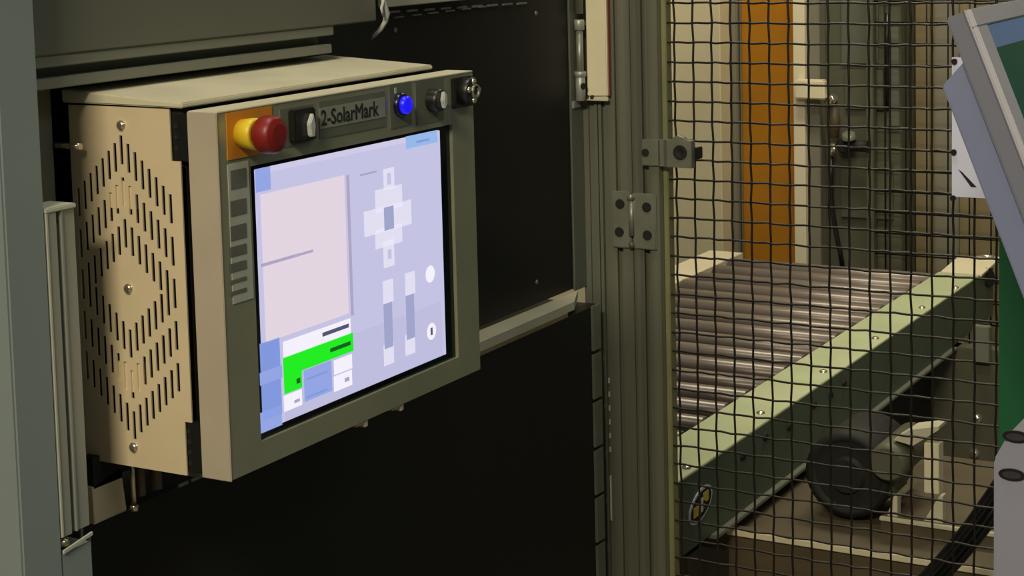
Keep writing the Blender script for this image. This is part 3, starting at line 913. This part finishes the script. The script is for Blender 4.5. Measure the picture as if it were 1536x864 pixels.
MB().tube([(p2.x, 4.70, p2.z - 0.01), (p2.x + 0.004, 4.70, p2.z - 0.06), (p2.x + 0.002, 4.70, p.z + 0.02)], 0.014, 10).out('pipe', base_m, vs)
hose = [at(1247, 235, 'y', 4.69), at(1246, 265, 'y', 4.69), at(1246, 290, 'y', 4.69), at(1249, 320, 'y', 4.69), at(1254, 350, 'y', 4.69), at(1260, 378, 'y', 4.69), at(1264, 402, 'y', 4.69)]
tag(MB().tube(hose, 0.007, 10).out('hose', cable_b), 'thin black hose hanging from the valve to the conveyor end', 'hose')
hose2 = [at(1331, 20, 'y', 4.74), at(1330, 60, 'y', 4.74), at(1332, 100, 'y', 4.74), at(1330, 165, 'y', 4.74)]
tag(MB().tube(hose2, 0.007, 10).out('hose', cable_b), 'short black hose running up the olive cabinet front', 'hose')
tp = thing('tan_cabinet', 'tan brown cabinet wall at the far right behind the mesh', 'cabinet', (-1.2, 5.0, 0))
MB().box(xat(1352, 4.76) + 0.004, -0.3, 4.9, 5.3, 0, 2.4, 0.003).out('body', olive_tan, tp)
for px0, px1 in ((1376, 1398), (1404, 1440)):
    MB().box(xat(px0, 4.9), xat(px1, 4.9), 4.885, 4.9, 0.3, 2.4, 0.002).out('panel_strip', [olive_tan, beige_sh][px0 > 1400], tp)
# second mesh guard in front of the tan cabinet
bgd = thing('rear_mesh_guard', 'second wire mesh guard standing before the tan cabinet', 'mesh guard', (-1.1, 4.8, 0))
YR = 4.72
xr0, xr1 = xat(1312, YR), -0.62
MB().box(xr0 - 0.02, xr0, YR - 0.01, YR + 0.02, 0, 2.3, 0.002).out('frame_bar', olive_dark, bgd)
MB().box(xr1, xr1 + 0.03, YR - 0.01, YR + 0.02, 0, 2.3, 0.002).out('frame_bar', olive_dark, bgd)
wv = MB().cyl((0, 0, 0.35), (0, 0, 1), 1.75, 0.0024, 6).mesh('wire', wire_m)
wh = MB().cyl((xr0, 0, 0), (1, 0, 0), xr1 - xr0, 0.0024, 6).mesh('wire', wire_m)
x = xr0 + 0.03
while x < xr1 - 0.01:
    link('wire', wv, bgd, (x, YR, 0))
    x += 0.058
z = 0.38
while z < 2.08:
    link('wire', wh, bgd, (0, YR + 0.003, z))
    z += 0.058

# ------------------------------------------------------------------ sheet tied to the mesh
sh = thing('paper_sign', 'white sheet tied to the mesh behind the tilted monitor', 'sign', (-0.65, 2.445, 1.2))
a, b = at(1428, 86, 'y', 2.444), at(1470, 297, 'y', 2.444)
MB().box(a.x, a.x + 0.15, 2.4435, 2.4455, b.z, a.z).out('sheet', paper_m, sh)
for px, py in ((1431, 228), (1430, 297), (1432, 92)):
    p = at(px, py, 'y', 2.443)
    MB().cyl((p.x, 2.4435, p.z), (0, -1, 0), 0.004, 0.004, 10).out('tie', cable_b, sh)
p = at(1448, 265, 'y', 2.4435)
MB().prism([(p.x - 0.010, 2.4434, p.z + 0.010), (p.x - 0.004, 2.4434, p.z + 0.006), (p.x + 0.016, 2.4434, p.z - 0.014), (p.x + 0.008, 2.4434, p.z - 0.014)], (0, -0.0004, 0)).out('mark', ink, sh)

# ------------------------------------------------------------------ tilted operator monitor
YT = 1.9
mon = thing('operator_monitor', 'tilted grey monitor leaning back in front of the mesh at upper right', 'monitor', (-0.42, 2.05, 1.0))
tl = at(1418, 28, 'y', YT)
tr = at(1445, 10, 'y', YT)
nrm = Vector((tr.x - tl.x, 0, tr.z - tl.z))
lowp = at(1536, 245, 'y', YT)
dwn = Vector((lowp.x - tr.x, 0, lowp.z - tr.z)).normalized()
th = nrm.length
nn = Vector((-dwn.z, 0, dwn.x))
if nn.x < 0:
    nn = -nn
L, WY = 0.42, 0.42
A0 = tl
A1 = tl + nn * th * 0.98
E0 = 0.004


def slab(mb, o, u0, u1, n0, n1, y0, y1, bev=0.0):
    """slab of the tilted monitor: u down the panel, n through its thickness"""
    q = [o + dwn * u0 + nn * n0, o + dwn * u0 + nn * n1, o + dwn * u1 + nn * n1, o + dwn * u1 + nn * n0]
    return mb.prism([(p.x, y0, p.z) for p in q], (0, y1 - y0, 0), bev)


slab(MB(), tl, 0, L, 0, th - 0.0015, YT, YT + WY, 0.002).out('housing', mon_grey, mon)
slab(MB(), tl, -0.001, L, th - 0.0015, th, YT - 0.001, YT + WY, 0.0005).out('front_rim', mon_light, mon)
bwid = 0.040
fb = MB()
slab(fb, tl, 0.0, 0.020, th, th + 0.006, YT, YT + WY, 0.001)
slab(fb, tl, L - 0.03, L, th, th + 0.006, YT, YT + WY, 0.001)
slab(fb, tl, 0.02, L - 0.03, th, th + 0.006, YT, YT + bwid, 0.001)
slab(fb, tl, 0.02, L - 0.03, th, th + 0.006, YT + WY - bwid, YT + WY, 0.001)
fb.out('bezel', mon_light, mon)
scr_g = glow('monitor_page_green', (16, 60, 44), 0.8, (8, 14, 12))
scr_b = glow('monitor_page_blue', (74, 92, 116), 0.9, (8, 10, 14))
ms = slab(MB(), tl, 0.02, L - 0.03, th, th + 0.002, YT + bwid, YT + WY - bwid).out('screen', scr_g, mon, 'dark green screen page')
slab(MB(), tl, 0.021, 0.047, th + 0.002, th + 0.0024, YT + bwid + 0.001, YT + WY - bwid - 0.001).out('title_band', scr_b, ms, 'blue grey band along the top')
r0 = at(1411, 130, 'y', YT)
r1 = at(1440, 95, 'y', YT)
cut = MB()
base_u = (Vector((r1.x, 0, r1.z)) - Vector((tl.x, 0, tl.z))).dot(dwn)
off_n = (Vector((r0.x, 0, r0.z)) - Vector((tl.x, 0, tl.z))).dot(nn)
u_b = (Vector((r0.x, 0, r0.z)) - Vector((tl.x, 0, tl.z))).dot(dwn)
q = [tl + dwn * base_u, tl + dwn * u_b + nn * off_n, tl + dwn * (L - 0.06) + nn * off_n, tl + dwn * (L - 0.03)]
cut.prism([(p.x, YT + 0.004, p.z) for p in q], (0, WY - 0.008, 0), 0.002)
cut.out('rear_cover', mon_blue, mon, 'rear cover with a blue daylight tint in its colour')
q0 = tl + dwn * 0.25 + nn * (off_n + 0.004)
# pedestal the monitor stands on
PY = 1.95
ped = thing('grey_pedestal', 'light grey pedestal with sloping top and black caps at lower right edge', 'pedestal', (-0.4, 2.05, 0))
g0, g1 = at(1490, 690, 'y', PY), at(1513, 650, 'y', PY)
body = [(g0.x, PY, 0), (g0.x, PY, g0.z), (g1.x, PY, g1.z), (g1.x + 0.2, PY, g1.z), (g1.x + 0.2, PY, 0)]
MB().prism(body, (0, 0.24, 0), 0.003).out('body', ped_m, ped)
pc = at(1517, 712, 'y', PY)
for (px, py) in ((1518, 712), (1524, 655)):
    p = at(px, py, 'y', PY - 0.001)
    cp = MB()
    n = 24
    cp.prism([(p.x + 0.0150 * math.cos(2 * math.pi * k / n), PY + 0.0005, p.z + 0.0068 * math.sin(2 * math.pi * k / n)) for k in range(n)], (0, -0.003, 0), 0.0005)
    o = cp.out('cap', black_pl, ped, 'dark oval cap')
    cp = MB()
    cp.prism([(p.x + 0.0105 * math.cos(2 * math.pi * k / n), PY - 0.0025, p.z + 0.004 * math.sin(2 * math.pi * k / n)) for k in range(n)], (0, -0.001, 0))
    cp.out('cap_face', mat('cap_grey', (48, 46, 54), 0.5), o)
ft = tl + dwn * L + nn * (th * 0.5)
MB().box(ft.x - 0.03, ft.x + 0.02, PY + 0.06, PY + 0.13, g1.z - 0.002, ft.z - 0.014, 0.003).out('stem', ped_m, ped)
gc = thing('green_cabinet', 'dark green cabinet side between the tilted monitor and the grey pedestal', 'cabinet', (-0.4, 2.35, 0))
GY = 2.33
gx = at(1498, 500, 'y', GY).x
MB().box(gx, gx + 0.5, GY, GY + 0.09, 0, 1.24, 0.002).out('body', green_m, gc)
